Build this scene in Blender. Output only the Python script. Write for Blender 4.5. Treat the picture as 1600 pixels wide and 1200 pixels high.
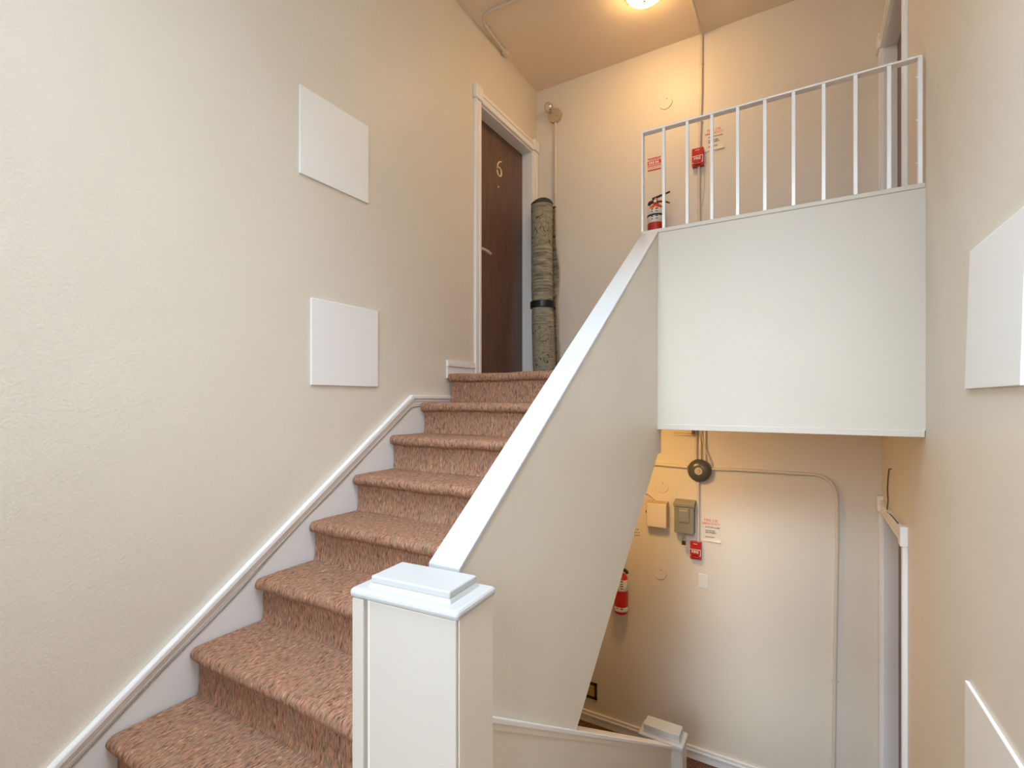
import bpy, math, random
from mathutils import Vector, Matrix

# ------------------------------------------------------------------ scene, camera, light
for o in list(bpy.data.objects):
    bpy.data.objects.remove(o, do_unlink=True)
scene = bpy.context.scene
C = scene.collection
H = 2.945          # eye height above the lower floor; z values below are relative to the eye, lower floor at -H

cam_d = bpy.data.cameras.new('camera')
cam_d.sensor_width = 36.0
cam_d.lens = 776.6 / 1600 * 36.0
cam_d.shift_y = 24.3 / 1600
cam_d.clip_start = 0.02
cam = bpy.data.objects.new('camera', cam_d)
cam.location = (0, 0, H)
cam.rotation_euler = (math.pi / 2, 0, math.radians(30.635))
C.objects.link(cam)
scene.camera = cam

world = bpy.data.worlds.new('world')
scene.world = world
world.use_nodes = True
wt = world.node_tree
bg = wt.nodes['Background']
bg.inputs[1].default_value = 1.0
# bright hazy sky (overcast luminance law: zenith about three times the horizon) over dull ground
SKY_L, GROUND_L = 19.5, 2.5
tc = wt.nodes.new('ShaderNodeTexCoord')
sz = wt.nodes.new('ShaderNodeSeparateXYZ'); wt.links.new(tc.outputs['Generated'], sz.inputs[0])
ma = wt.nodes.new('ShaderNodeMath'); ma.operation = 'MULTIPLY_ADD'; ma.inputs[1].default_value = SKY_L * 2 / 3; ma.inputs[2].default_value = SKY_L / 3
wt.links.new(sz.outputs['Z'], ma.inputs[0])
gt = wt.nodes.new('ShaderNodeMath'); gt.operation = 'GREATER_THAN'; gt.inputs[1].default_value = 0.0
wt.links.new(sz.outputs['Z'], gt.inputs[0])
mf = wt.nodes.new('ShaderNodeMix'); mf.data_type = 'FLOAT'; mf.inputs['A'].default_value = GROUND_L
wt.links.new(gt.outputs[0], mf.inputs['Factor']); wt.links.new(ma.outputs[0], mf.inputs['B'])
wt.links.new(mf.outputs['Result'], bg.inputs[1])
bg.inputs[0].default_value = (0.72, 0.86, 1.0, 1)

# veiled sun shining in through the landing window behind the photographer
SUN_E, SUN_EL, SUN_AZ = 1.35, 25.0, 2.0
sun_d = bpy.data.lights.new('hazy_sun', 'SUN')
sun_d.energy = SUN_E
sun_d.angle = math.radians(12)
sun_d.color = (0.80, 0.92, 1.0)
sun = bpy.data.objects.new('hazy_sun', sun_d)
sun.rotation_euler = (math.radians(90 - SUN_EL), 0, math.radians(SUN_AZ))
sun.location = (0, -4, H + 3)
C.objects.link(sun)

# daylight comes through the landing window behind the photographer (portal = sampling aid for the sky)
WIN = (-1.10, 0.40, -0.35, 2.85)     # x0, x1, z0, z1 of the window opening
YR = -1.35                            # rear wall
pl = bpy.data.lights.new('window_daylight', 'AREA')
pl.shape = 'RECTANGLE'
pl.size = WIN[1] - WIN[0]
pl.size_y = WIN[3] - WIN[2]
pl.cycles.is_portal = True
plo = bpy.data.objects.new('window_daylight', pl)
plo.location = ((WIN[0] + WIN[1]) / 2, YR - 0.02, (WIN[2] + WIN[3]) / 2 + H)
plo.rotation_euler = (math.radians(90), 0, 0)
C.objects.link(plo)
SKY = (-1.50, 0.38, -0.65, 1.15)      # x0, x1, y0, y1 of an unseen skylight, added to brighten the side walls
sk = bpy.data.lights.new('added_skylight_portal', 'AREA')
sk.shape = 'RECTANGLE'
sk.size = SKY[1] - SKY[0]
sk.size_y = SKY[3] - SKY[2]
sk.cycles.is_portal = True
sko = bpy.data.objects.new('added_skylight_portal', sk)
sko.location = ((SKY[0] + SKY[1]) / 2, (SKY[2] + SKY[3]) / 2, 2.982 + 0.02 + H)
C.objects.link(sko)
UP_LAMP = 66.0      # glow of the ceiling lamp upstairs
LO_LAMP = 66.0       # glow of the ceiling lamp on the lower floor
LAMP_COL = (1.0, 0.60, 0.24)
LAMP_LO_COL = (1.0, 0.58, 0.19)

scene.view_settings.view_transform = 'Standard'
scene.view_settings.look = 'None'
scene.view_settings.gamma = 1.0
scene.view_settings.use_curve_mapping = False
scene.view_settings.exposure = 0.0
scene.cycles.diffuse_bounces = 8
scene.cycles.max_bounces = 12

# ------------------------------------------------------------------ materials
def new_mat(name):
    m = bpy.data.materials.new(name)
    m.use_nodes = True
    nt = m.node_tree
    return m, nt, nt.nodes['Principled BSDF']

def plain(name, col, rough=0.5, metal=0.0, bump=0.0, bscale=300.0, mottle=0.0, spec=None):
    m, nt, p = new_mat(name)
    p.inputs['Base Color'].default_value = (*col, 1)
    p.inputs['Roughness'].default_value = rough
    p.inputs['Metallic'].default_value = metal
    if spec is not None:
        p.inputs['Specular IOR Level'].default_value = spec
    g = nt.nodes.new('ShaderNodeNewGeometry')
    if mottle:
        n = nt.nodes.new('ShaderNodeTexNoise')
        n.inputs['Scale'].default_value = 9.0
        n.inputs['Detail'].default_value = 4.0
        nt.links.new(g.outputs['Position'], n.inputs['Vector'])
        mx = nt.nodes.new('ShaderNodeMix')
        mx.data_type = 'RGBA'
        mx.inputs['A'].default_value = (*[c * (1 - mottle) for c in col], 1)
        mx.inputs['B'].default_value = (*[min(1, c * (1 + mottle)) for c in col], 1)
        nt.links.new(n.outputs['Fac'], mx.inputs['Factor'])
        nt.links.new(mx.outputs['Result'], p.inputs['Base Color'])
    if bump:
        n = nt.nodes.new('ShaderNodeTexNoise')
        n.inputs['Scale'].default_value = bscale
        n.inputs['Detail'].default_value = 2.0
        nt.links.new(g.outputs['Position'], n.inputs['Vector'])
        b = nt.nodes.new('ShaderNodeBump')
        b.inputs['Strength'].default_value = bump
        b.inputs['Distance'].default_value = 0.002
        nt.links.new(n.outputs['Fac'], b.inputs['Height'])
        nt.links.new(b.outputs['Normal'], p.inputs['Normal'])
    return m

def wall_paint(name, col, stipple=0.5):
    """rolled emulsion over old plaster: fine orange-peel, broad unevenness, faint mottling"""
    m, nt, p = new_mat(name)
    L = nt.links.new
    p.inputs['Roughness'].default_value = 0.42
    p.inputs['Specular IOR Level'].default_value = 0.3
    g = nt.nodes.new('ShaderNodeNewGeometry')
    n1 = nt.nodes.new('ShaderNodeTexNoise'); n1.inputs['Scale'].default_value = 85; n1.inputs['Detail'].default_value = 3
    n2 = nt.nodes.new('ShaderNodeTexNoise'); n2.inputs['Scale'].default_value = 5; n2.inputs['Detail'].default_value = 3
    n3 = nt.nodes.new('ShaderNodeTexNoise'); n3.inputs['Scale'].default_value = 2.2; n3.inputs['Detail'].default_value = 5
    for n in (n1, n2, n3):
        L(g.outputs['Position'], n.inputs['Vector'])
    b1 = nt.nodes.new('ShaderNodeBump'); b1.inputs['Strength'].default_value = stipple; b1.inputs['Distance'].default_value = 0.003
    b2 = nt.nodes.new('ShaderNodeBump'); b2.inputs['Strength'].default_value = 0.35; b2.inputs['Distance'].default_value = 0.012
    L(n1.outputs['Fac'], b1.inputs['Height'])
    L(n2.outputs['Fac'], b2.inputs['Height'])
    L(b2.outputs['Normal'], b1.inputs['Normal'])
    L(b1.outputs['Normal'], p.inputs['Normal'])
    mx = nt.nodes.new('ShaderNodeMix'); mx.data_type = 'RGBA'
    mx.inputs['A'].default_value = (*[c * 0.965 for c in col], 1)
    mx.inputs['B'].default_value = (*[min(1, c * 1.03) for c in col], 1)
    L(n3.outputs['Fac'], mx.inputs['Factor'])
    L(mx.outputs['Result'], p.inputs['Base Color'])
    return m

def carpet(name, dark=1.0):
    """flecked loop carpet, yarn running along y on treads and along z on risers"""
    m, nt, p = new_mat(name)
    L = nt.links.new
    N = nt.nodes.new
    p.inputs['Roughness'].default_value = 0.95
    p.inputs['Specular IOR Level'].default_value = 0.1
    g = N('ShaderNodeNewGeometry')
    mp = N('ShaderNodeMapping')
    mp.inputs['Scale'].default_value = (1.0, 0.18, 0.16)
    mp.inputs['Rotation'].default_value = (0, 0, math.radians(6))
    L(g.outputs['Position'], mp.inputs['Vector'])
    def noise(scale, det, off=0.0):
        n = N('ShaderNodeTexNoise'); n.inputs['Scale'].default_value = scale; n.inputs['Detail'].default_value = det; n.inputs['Roughness'].default_value = 0.6
        if off:
            a = N('ShaderNodeVectorMath'); a.inputs[1].default_value = (off, off * 2, off * 3); L(mp.outputs['Vector'], a.inputs[0]); L(a.outputs[0], n.inputs['Vector'])
        else:
            L(mp.outputs['Vector'], n.inputs['Vector'])
        return n
    def ramp(n, stops):
        r = N('ShaderNodeValToRGB'); e = r.color_ramp.elements
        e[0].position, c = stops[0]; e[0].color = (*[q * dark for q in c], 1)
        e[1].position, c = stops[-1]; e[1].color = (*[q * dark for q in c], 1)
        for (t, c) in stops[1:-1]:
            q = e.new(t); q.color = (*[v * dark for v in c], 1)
        L(n.outputs['Fac'], r.inputs['Fac']); return r
    n1 = noise(230, 2)
    r1 = ramp(n1, [(0.34, (0.12, 0.066, 0.048)), (0.43, (0.29, 0.145, 0.092)), (0.52, (0.47, 0.225, 0.135)), (0.60, (0.51, 0.30, 0.19)), (0.70, (0.68, 0.47, 0.33))])
    n2 = noise(200, 2, 3.7)
    r2 = ramp(n2, [(0.36, (0.19, 0.13, 0.095)), (0.5, (0.38, 0.255, 0.17)), (0.66, (0.56, 0.24, 0.15))])
    n3 = noise(95, 1, 9.1)
    k = N('ShaderNodeValToRGB'); k.color_ramp.elements[0].position = 0.44; k.color_ramp.elements[1].position = 0.60
    L(n3.outputs['Fac'], k.inputs['Fac'])
    mx = N('ShaderNodeMix'); mx.data_type = 'RGBA'
    L(k.outputs['Color'], mx.inputs['Factor']); L(r1.outputs['Color'], mx.inputs['A']); L(r2.outputs['Color'], mx.inputs['B'])
    L(mx.outputs['Result'], p.inputs['Base Color'])
    b = N('ShaderNodeBump'); b.inputs['Strength'].default_value = 1.0; b.inputs['Distance'].default_value = 0.008
    L(n1.outputs['Fac'], b.inputs['Height']); L(b.outputs['Normal'], p.inputs['Normal'])
    return m

def wood(name, a, b):
    m, nt, p = new_mat(name)
    L = nt.links.new
    p.inputs['Roughness'].default_value = 0.38
    g = nt.nodes.new('ShaderNodeNewGeometry')
    mp = nt.nodes.new('ShaderNodeMapping'); mp.inputs['Scale'].default_value = (1, 1, 0.06)
    L(g.outputs['Position'], mp.inputs['Vector'])
    n = nt.nodes.new('ShaderNodeTexNoise'); n.inputs['Scale'].default_value = 60; n.inputs['Detail'].default_value = 6
    L(mp.outputs['Vector'], n.inputs['Vector'])
    r = nt.nodes.new('ShaderNodeValToRGB')
    r.color_ramp.elements[0].position = 0.3; r.color_ramp.elements[0].color = (*a, 1)
    r.color_ramp.elements[1].position = 0.7; r.color_ramp.elements[1].color = (*b, 1)
    L(n.outputs['Fac'], r.inputs['Fac']); L(r.outputs['Color'], p.inputs['Base Color'])
    bm_ = nt.nodes.new('ShaderNodeBump'); bm_.inputs['Strength'].default_value = 0.15; bm_.inputs['Distance'].default_value = 0.001
    L(n.outputs['Fac'], bm_.inputs['Height']); L(bm_.outputs['Normal'], p.inputs['Normal'])
    return m

def rug_mat(name):
    """grey-green flatweave: wavering horizontal weft streaks, dark scroll ornament near both ends, plain border at the top"""
    m, nt, p = new_mat(name)
    L = nt.links.new
    N = nt.nodes.new
    p.inputs['Roughness'].default_value = 0.95
    p.inputs['Specular IOR Level'].default_value = 0.1
    g = N('ShaderNodeNewGeometry')
    mp = N('ShaderNodeMapping'); mp.inputs['Scale'].default_value = (1.0, 1.0, 9.0)
    L(g.outputs['Position'], mp.inputs['Vector'])
    n = N('ShaderNodeTexNoise'); n.inputs['Scale'].default_value = 7; n.inputs['Detail'].default_value = 5; n.inputs['Roughness'].default_value = 0.65
    L(mp.outputs['Vector'], n.inputs['Vector'])
    r = N('ShaderNodeValToRGB')
    e = r.color_ramp.elements
    e[0].position = 0.40; e[0].color = (0.17, 0.17, 0.14, 1)
    e[1].position = 0.60; e[1].color = (0.46, 0.41, 0.30, 1)
    L(n.outputs['Fac'], r.inputs['Fac'])
    # scrolls
    w = N('ShaderNodeTexNoise'); w.inputs['Scale'].default_value = 11.0; w.inputs['Detail'].default_value = 1.0; w.inputs['Distortion'].default_value = 1.6
    L(g.outputs['Position'], w.inputs['Vector'])
    a = N('ShaderNodeMath'); a.operation = 'SUBTRACT'; a.inputs[1].default_value = 0.5
    L(w.outputs['Fac'], a.inputs[0])
    ab = N('ShaderNodeMath'); ab.operation = 'ABSOLUTE'; L(a.outputs[0], ab.inputs[0])
    lt = N('ShaderNodeMath'); lt.operation = 'LESS_THAN'; lt.inputs[1].default_value = 0.016; L(ab.outputs[0], lt.inputs[0])
    sx = N('ShaderNodeSeparateXYZ'); L(g.outputs['Position'], sx.inputs[0])
    def band(z0, z1):
        q = N('ShaderNodeMath'); q.operation = 'GREATER_THAN'; q.inputs[1].default_value = z0 + H; L(sx.outputs['Z'], q.inputs[0])
        s = N('ShaderNodeMath'); s.operation = 'LESS_THAN'; s.inputs[1].default_value = z1 + H; L(sx.outputs['Z'], s.inputs[0])
        t = N('ShaderNodeMath'); t.operation = 'MULTIPLY'; L(q.outputs[0], t.inputs[0]); L(s.outputs[0], t.inputs[1])
        return t
    b1, b2 = band(1.42, 1.74), band(0.26, 0.66)
    ad = N('ShaderNodeMath'); ad.operation = 'ADD'; L(b1.outputs[0], ad.inputs[0]); L(b2.outputs[0], ad.inputs[1])
    f = N('ShaderNodeMath'); f.operation = 'MULTIPLY'; L(lt.outputs[0], f.inputs[0]); L(ad.outputs[0], f.inputs[1])
    # ornament bands are calmer than the streaked field
    calm = N('ShaderNodeMix'); calm.data_type = 'RGBA'; calm.inputs['B'].default_value = (0.36, 0.325, 0.235, 1)
    cf = N('ShaderNodeMath'); cf.operation = 'MULTIPLY'; cf.inputs[1].default_value = 0.72; L(ad.outputs[0], cf.inputs[0])
    L(cf.outputs[0], calm.inputs['Factor']); L(r.outputs['Color'], calm.inputs['A'])
    mx = N('ShaderNodeMix'); mx.data_type = 'RGBA'; mx.inputs['B'].default_value = (0.075, 0.075, 0.06, 1)
    L(f.outputs[0], mx.inputs['Factor']); L(calm.outputs['Result'], mx.inputs['A'])
    # border hem
    hb = band(1.785, 2.2)
    mh = N('ShaderNodeMix'); mh.data_type = 'RGBA'; mh.inputs['B'].default_value = (0.075, 0.085, 0.075, 1)
    L(hb.outputs[0], mh.inputs['Factor']); L(mx.outputs['Result'], mh.inputs['A'])
    L(mh.outputs['Result'], p.inputs['Base Color'])
    n4 = N('ShaderNodeTexNoise'); n4.inputs['Scale'].default_value = 400; L(mp.outputs['Vector'], n4.inputs['Vector'])
    b = N('ShaderNodeBump'); b.inputs['Strength'].default_value = 0.5; b.inputs['Distance'].default_value = 0.003
    L(n4.outputs['Fac'], b.inputs['Height']); L(b.outputs['Normal'], p.inputs['Normal'])
    return m

def glow(name, col, strength):
    m, nt, p = new_mat(name)
    p.inputs['Base Color'].default_value = (0.9, 0.88, 0.82, 1)
    p.inputs['Roughness'].default_value = 0.25
    p.inputs['Emission Color'].default_value = (*col, 1)
    p.inputs['Emission Strength'].default_value = strength
    return m

def pane_mat(name):
    m, nt, p = new_mat(name)
    nt.nodes.remove(p)
    out = nt.nodes['Material Output']
    t = nt.nodes.new('ShaderNodeBsdfTransparent')
    gl = nt.nodes.new('ShaderNodeBsdfGlossy'); gl.inputs['Roughness'].default_value = 0.02
    fr = nt.nodes.new('ShaderNodeFresnel')
    mx = nt.nodes.new('ShaderNodeMixShader')
    nt.links.new(fr.outputs[0], mx.inputs[0]); nt.links.new(t.outputs[0], mx.inputs[1]); nt.links.new(gl.outputs[0], mx.inputs[2])
    nt.links.new(mx.outputs[0], out.inputs['Surface'])
    return m

WALL = (0.755, 0.70, 0.605)
M = {
    'wall_rough': wall_paint('stippled_wall_paint', WALL, 0.65),
    'wall': wall_paint('wall_paint', WALL, 0.12),
    'ceiling': wall_paint('ceiling_paint', (0.86, 0.73, 0.57), 0.2),
    'offwhite': wall_paint('off_white_paint', (0.605, 0.55, 0.47), 0.10),
    'trim': plain('white_gloss_paint', (0.87, 0.87, 0.86), 0.3, bump=0.12, bscale=60),
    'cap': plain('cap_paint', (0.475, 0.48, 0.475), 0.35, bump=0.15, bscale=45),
    'skirt': plain('grey_white_paint', (0.80, 0.795, 0.78), 0.4, bump=0.1, bscale=40),
    'newel': plain('newel_paint', (0.515, 0.475, 0.42), 0.4, bump=0.15, bscale=50),
    'newel_tan': plain('newel_tan_paint', WALL, 0.42, bump=0.15, bscale=60),
    'panel': plain('white_panel', (0.90, 0.91, 0.90), 0.45, bump=0.03, bscale=120),
    'conduit': plain('painted_conduit', (0.70, 0.63, 0.53), 0.35),
    'carpet': carpet('brown_carpet'),
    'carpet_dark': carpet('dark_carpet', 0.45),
    'door': wood('brown_door', (0.110, 0.056, 0.037), (0.165, 0.088, 0.060)),
    'brass': plain('cream_numeral', (0.80, 0.68, 0.48), 0.4),
    'lever': plain('lever_metal', (0.72, 0.66, 0.58), 0.35, metal=0.4),
    'rug': rug_mat('rug_weave'),
    'black': plain('black_plastic', (0.012, 0.012, 0.012), 0.35),
    'dark': plain('dark_grey', (0.04, 0.04, 0.035), 0.4),
    'red': plain('red_enamel', (0.50, 0.022, 0.016), 0.3),
    'red_print': plain('red_print', (0.62, 0.03, 0.03), 0.5),
    'orange_print': plain('faded_red_print', (0.72, 0.25, 0.17), 0.6),
    'white': plain('white_plastic', (0.80, 0.79, 0.76), 0.4),
    'paper': plain('notice_paper', (0.74, 0.69, 0.61), 0.6),
    'label': plain('label_white', (0.72, 0.72, 0.68), 0.4, mottle=0.12),
    'grey_metal': plain('grey_enamel', (0.27, 0.265, 0.21), 0.4),
    'steel': plain('steel', (0.55, 0.54, 0.50), 0.3, metal=0.9),
    'window_grey': plain('meter_window', (0.30, 0.31, 0.32), 0.15),
    'bell': plain('bell_enamel', (0.085, 0.085, 0.075), 0.28),
    'bell_mid': plain('bell_boss', (0.50, 0.44, 0.33), 0.4),
    'tan_metal': plain('tan_metal', (0.52, 0.42, 0.26), 0.35),
    'pinkish': plain('box_cover', (0.78, 0.71, 0.64), 0.4),
    'brown_metal': plain('brown_metal', (0.06, 0.032, 0.018), 0.4),
    'gold': plain('gold_fins', (0.60, 0.43, 0.18), 0.4),
    'chrome': plain('chrome', (0.75, 0.74, 0.70), 0.12, metal=1.0),
    'wire': plain('dark_wire', (0.10, 0.075, 0.055), 0.5),
    'cable': plain('grey_cable', (0.28, 0.26, 0.235), 0.5),
    'glow_up': glow('lamp_glass_upper', LAMP_COL, UP_LAMP),
    'glow_lo': glow('lamp_glass_lower', LAMP_LO_COL, LO_LAMP),
    'pane': pane_mat('window_glass'),
    'landing': carpet('landing_carpet'),
}

# ------------------------------------------------------------------ mesh helpers
class MB:
    def __init__(s):
        s.v = []; s.f = []
    def add(s, vs, fs):
        k = len(s.v); s.v += [tuple(p) for p in vs]; s.f += [tuple(i + k for i in f) for f in fs]; return s
    def box(s, x0, x1, y0, y1, z0, z1):
        vs = [(x0, y0, z0), (x1, y0, z0), (x1, y1, z0), (x0, y1, z0), (x0, y0, z1), (x1, y0, z1), (x1, y1, z1), (x0, y1, z1)]
        return s.add(vs, [(0, 3, 2, 1), (4, 5, 6, 7), (0, 1, 5, 4), (1, 2, 6, 5), (2, 3, 7, 6), (3, 0, 4, 7)])
    def frustum(s, base, top, M4=None):
        """two 4-corner rings"""
        return s.add(list(base) + list(top), [(0, 3, 2, 1), (4, 5, 6, 7), (0, 1, 5, 4), (1, 2, 6, 5), (2, 3, 7, 6), (3, 0, 4, 7)])
    def prism_x(s, poly, x0, x1, seg=1, jit=None):
        """poly of (y, z), counter-clockwise seen from +x, extruded along x"""
        n = len(poly); vs = []
        for i in range(seg + 1):
            x = x0 + (x1 - x0) * i / seg
            for j, (y, z) in enumerate(poly):
                d = jit(x, j) if jit else (0, 0)
                vs.append((x, y + d[0], z + d[1]))
        fs = []
        for i in range(seg):
            for j in range(n):
                a, b = i * n + j, i * n + (j + 1) % n
                fs.append((a, a + n, b + n, b))
        fs.append(tuple(range(n)))
        fs.append(tuple(reversed(range(seg * n, seg * n + n))))
        return s.add(vs, fs)
    def prism_y(s, poly, y0, y1):
        n = len(poly)
        vs = [(x, y0, z) for x, z in poly] + [(x, y1, z) for x, z in poly]
        fs = [(j, (j + 1) % n, (j + 1) % n + n, j + n) for j in range(n)] + [tuple(reversed(range(n))), tuple(range(n, 2 * n))]
        return s.add(vs, fs)
    def tube(s, pts, r, n=10):
        pts = [Vector(p) for p in pts]
        vs = []; prev = None
        for i, p in enumerate(pts):
            t = (pts[min(i + 1, len(pts) - 1)] - pts[max(i - 1, 0)]).normalized()
            if prev is None:
                a = Vector((0, 0, 1)) if abs(t.z) < 0.9 else Vector((1, 0, 0))
                u = t.cross(a).normalized()
            else:
                u = (prev - t * prev.dot(t)).normalized()
            w = t.cross(u); prev = u
            rr = r[i] if isinstance(r, (list, tuple)) else r
            for k in range(n):
                a = 2 * math.pi * k / n
                vs.append(p + u * (math.cos(a) * rr) + w * (math.sin(a) * rr))
        fs = []
        for i in range(len(pts) - 1):
            for k in range(n):
                a, b = i * n + k, i * n + (k + 1) % n
                fs.append((a, b, b + n, a + n))
        fs.append(tuple(reversed(range(n)))); fs.append(tuple(range((len(pts) - 1) * n, len(pts) * n)))
        return s.add(vs, fs)
    def lathe(s, prof, c, axis='z', n=24):
        """prof: (radius, height along axis) from bottom to top; axis z, x, -x or -y"""
        A = {'z': ((1, 0, 0), (0, 1, 0), (0, 0, 1)), '-z': ((1, 0, 0), (0, -1, 0), (0, 0, -1)), '-y': ((1, 0, 0), (0, 0, 1), (0, -1, 0)), 'x': ((0, 1, 0), (0, 0, 1), (1, 0, 0)), '-x': ((0, -1, 0), (0, 0, 1), (-1, 0, 0))}[axis] if isinstance(axis, str) else axis
        U, W, T = (Vector(a) for a in A); c = Vector(c)
        vs = []; fs = []
        for (r, h) in prof:
            for k in range(n):
                a = 2 * math.pi * k / n
                vs.append(c + U * (r * math.cos(a)) + W * (r * math.sin(a)) + T * h)
        for i in range(len(prof) - 1):
            for k in range(n):
                a, b = i * n + k, i * n + (k + 1) % n
                fs.append((a, b, b + n, a + n))
        fs.append(tuple(reversed(range(n)))); fs.append(tuple(range((len(prof) - 1) * n, len(prof) * n)))
        return s.add(vs, fs)

def bez(p0, p1, p2, n=8):
    p0, p1, p2 = Vector(p0), Vector(p1), Vector(p2)
    return [(p0 * (1 - t) ** 2 + p1 * (2 * t * (1 - t)) + p2 * t * t) for t in [i / n for i in range(n + 1)]]

def put(o, label=None, cat=None, group=None, kind=None):
    if label: o['label'] = label
    if cat: o['category'] = cat
    if group: o['group'] = group
    if kind: o['kind'] = kind
    return o

def thing(name, loc, label, cat, group=None, kind=None):
    o = bpy.data.objects.new(name, None)
    o.empty_display_size = 0.1
    o.location = (loc[0], loc[1], loc[2] + H)
    C.objects.link(o)
    return put(o, label, cat, group, kind)

def world_origin(o):
    v = o.location.copy()
    while o.parent:
        o = o.parent; v = v + o.location
    return v

def obj(name, mb, mat, parent=None, smooth=False, bevel=0.0, seg=2, label=None):
    xs, ys, zs = zip(*mb.v)
    org = Vector(((min(xs) + max(xs)) / 2, (min(ys) + max(ys)) / 2, min(zs)))
    me = bpy.data.meshes.new(name)
    me.from_pydata([(p[0] - org.x, p[1] - org.y, p[2] - org.z) for p in mb.v], [], mb.f)
    me.update()
    bm_fix(me)
    me.materials.append(M[mat] if isinstance(mat, str) else mat)
    if smooth:
        for p in me.polygons: p.use_smooth = True
    o = bpy.data.objects.new(name, me)
    C.objects.link(o)
    wl = org + Vector((0, 0, H))
    if parent:
        o.parent = parent
        o.location = wl - world_origin(parent)
    else:
        o.location = wl
    if bevel:
        b = o.modifiers.new('bevel', 'BEVEL'); b.width = bevel; b.segments = seg; b.limit_method = 'ANGLE'; b.angle_limit = math.radians(40)
        b.harden_normals = False
    if smooth:
        try:
            w = o.modifiers.new('edges', 'EDGE_SPLIT'); w.split_angle = math.radians(42)
        except Exception:
            pass
    if label: o['label'] = label
    return o

import bmesh
def bm_fix(me):
    b = bmesh.new(); b.from_mesh(me)
    bmesh.ops.recalc_face_normals(b, faces=b.faces)
    b.to_mesh(me); b.free()

def copy_at(src, dx, dy, dz, parent):
    c = src.copy(); C.objects.link(c); c.parent = parent
    c.location = src.location + Vector((dx, dy, dz))
    return c

def text(name, body, size, loc, rot, mat, parent, align='CENTER', bold=0.0, xs=1.0):
    cu = bpy.data.curves.new(name, 'FONT')
    cu.body = body; cu.size = size; cu.align_x = align; cu.align_y = 'CENTER'; cu.extrude = 0.0004; cu.offset = bold; cu.resolution_u = 3
    t = bpy.data.objects.new(name, cu); C.objects.link(t)
    dg = bpy.context.evaluated_depsgraph_get()
    me = bpy.data.meshes.new_from_object(t.evaluated_get(dg))
    bpy.data.objects.remove(t, do_unlink=True); bpy.data.curves.remove(cu)
    R = Matrix(rot).transposed()
    me.transform(R.to_4x4() @ Matrix.Diagonal((xs, 1, 1, 1)))
    me.materials.clear(); me.materials.append(M[mat])
    o = bpy.data.objects.new(name, me); C.objects.link(o)
    o.parent = parent
    o.location = Vector((loc[0], loc[1], loc[2] + H)) - world_origin(parent)
    return o
BACK = ((1, 0, 0), (0, 0, 1), (0, -1, 0))     # rows: text right, text up, text normal; on the back wall
LEFT = ((0, 1, 0), (0, 0, 1), (1, 0, 0))      # on the left wall

def struct(name, mb, mat, label, cat, **k):
    o = obj(name, mb, mat, **k)
    return put(o, label, cat, kind='structure')

# ------------------------------------------------------------------ dimensions
XL, XR, YB = -2.25, 0.45, 4.271
ZC, ZU, ZM, ZL = 2.982, 0.185, -1.459, -2.945     # ceiling, upper floor, mid landing, lower floor
YF = 2.80                                         # balcony front
ZB0, ZB1 = -0.166, 0.942                          # balcony soffit and sill
T = 0.16
DL = (3.287, 4.183, 2.37)                         # door with the 6: y0, y1, head
DR = (3.285, 4.185)
ZHU, ZHL = 2.385, -0.765                          # heads of the two doors in the wall opposite
XS0, XS1 = -0.80, -0.714                          # stair side wall

# ------------------------------------------------------------------ room shell
mb = MB().box(XL - T, XL, YR - T, DL[0], ZL, ZC).box(XL - T, XL, DL[0], DL[1], ZL, ZU).box(XL - T, XL, DL[0], DL[1], DL[2], ZC).box(XL - T, XL, DL[1], YB + T, ZL, ZC)
struct('wall_left', mb, 'wall_rough', 'long beige plaster wall rising beside the carpeted stairs', 'wall')
struct('wall_back', MB().box(XL, XR, YB, YB + T, ZL, ZC), 'wall', 'beige back wall with conduits running over both storeys', 'wall')
mb = MB().box(XR, XR + T, YR - T, DR[0], ZL, ZC).box(XR, XR + T, DR[1], YB + T, ZL, ZC).box(XR, XR + T, DR[0], DR[1], ZHL, ZU).box(XR, XR + T, DR[0], DR[1], ZHU, ZC)
struct('wall_right', mb, 'wall', 'beige plaster wall meeting the white balcony front', 'wall')
x0, x1, z0, z1 = WIN
mb = MB().box(XL, x0, YR - T, YR, ZL, ZC).box(x1, XR, YR - T, YR, ZL, ZC).box(x0, x1, YR - T, YR, ZL, z0).box(x0, x1, YR - T, YR, z1, ZC)
struct('wall_rear', mb, 'wall', 'beige wall with the landing window, behind the viewer', 'wall')
a0, a1, b0, b1 = SKY
mb = MB().box(XL - T, XR + T, b1, YB + T, ZC, ZC + 0.1).box(XL - T, XR + T, YR - T, b0, ZC, ZC + 0.1).box(XL - T, a0, b0, b1, ZC, ZC + 0.1).box(a1, XR + T, b0, b1, ZC, ZC + 0.1)
struct('ceiling', mb, 'ceiling', 'warm-lit beige ceiling over the stairwell', 'ceiling')
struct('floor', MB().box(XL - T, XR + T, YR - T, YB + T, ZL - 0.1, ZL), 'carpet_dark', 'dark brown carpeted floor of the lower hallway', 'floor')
struct('floor_landing', MB().box(XL, XR, YR, 0.85, ZM - 0.22, ZM), 'landing', 'brown carpeted half landing at the foot of the upper stairs', 'floor')
mb = MB().box(XS0, XR, YF + 0.08, YB, ZU - 0.02, ZU).box(XL, XS0, 2.934, YB, ZU - 0.02, ZU)
struct('floor_upper', mb, 'landing', 'brown carpeted floor of the upper hallway', 'floor')
mb = MB().box(XS0, XR, YF + 0.08, YB, ZB0 + 0.002, ZU - 0.02).box(XL, XS0, 2.94, YB, ZB0 + 0.002, ZU - 0.02)
struct('ceiling_lower', mb, 'ceiling', 'beige ceiling over the lower hallway under the balcony', 'ceiling')
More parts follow.
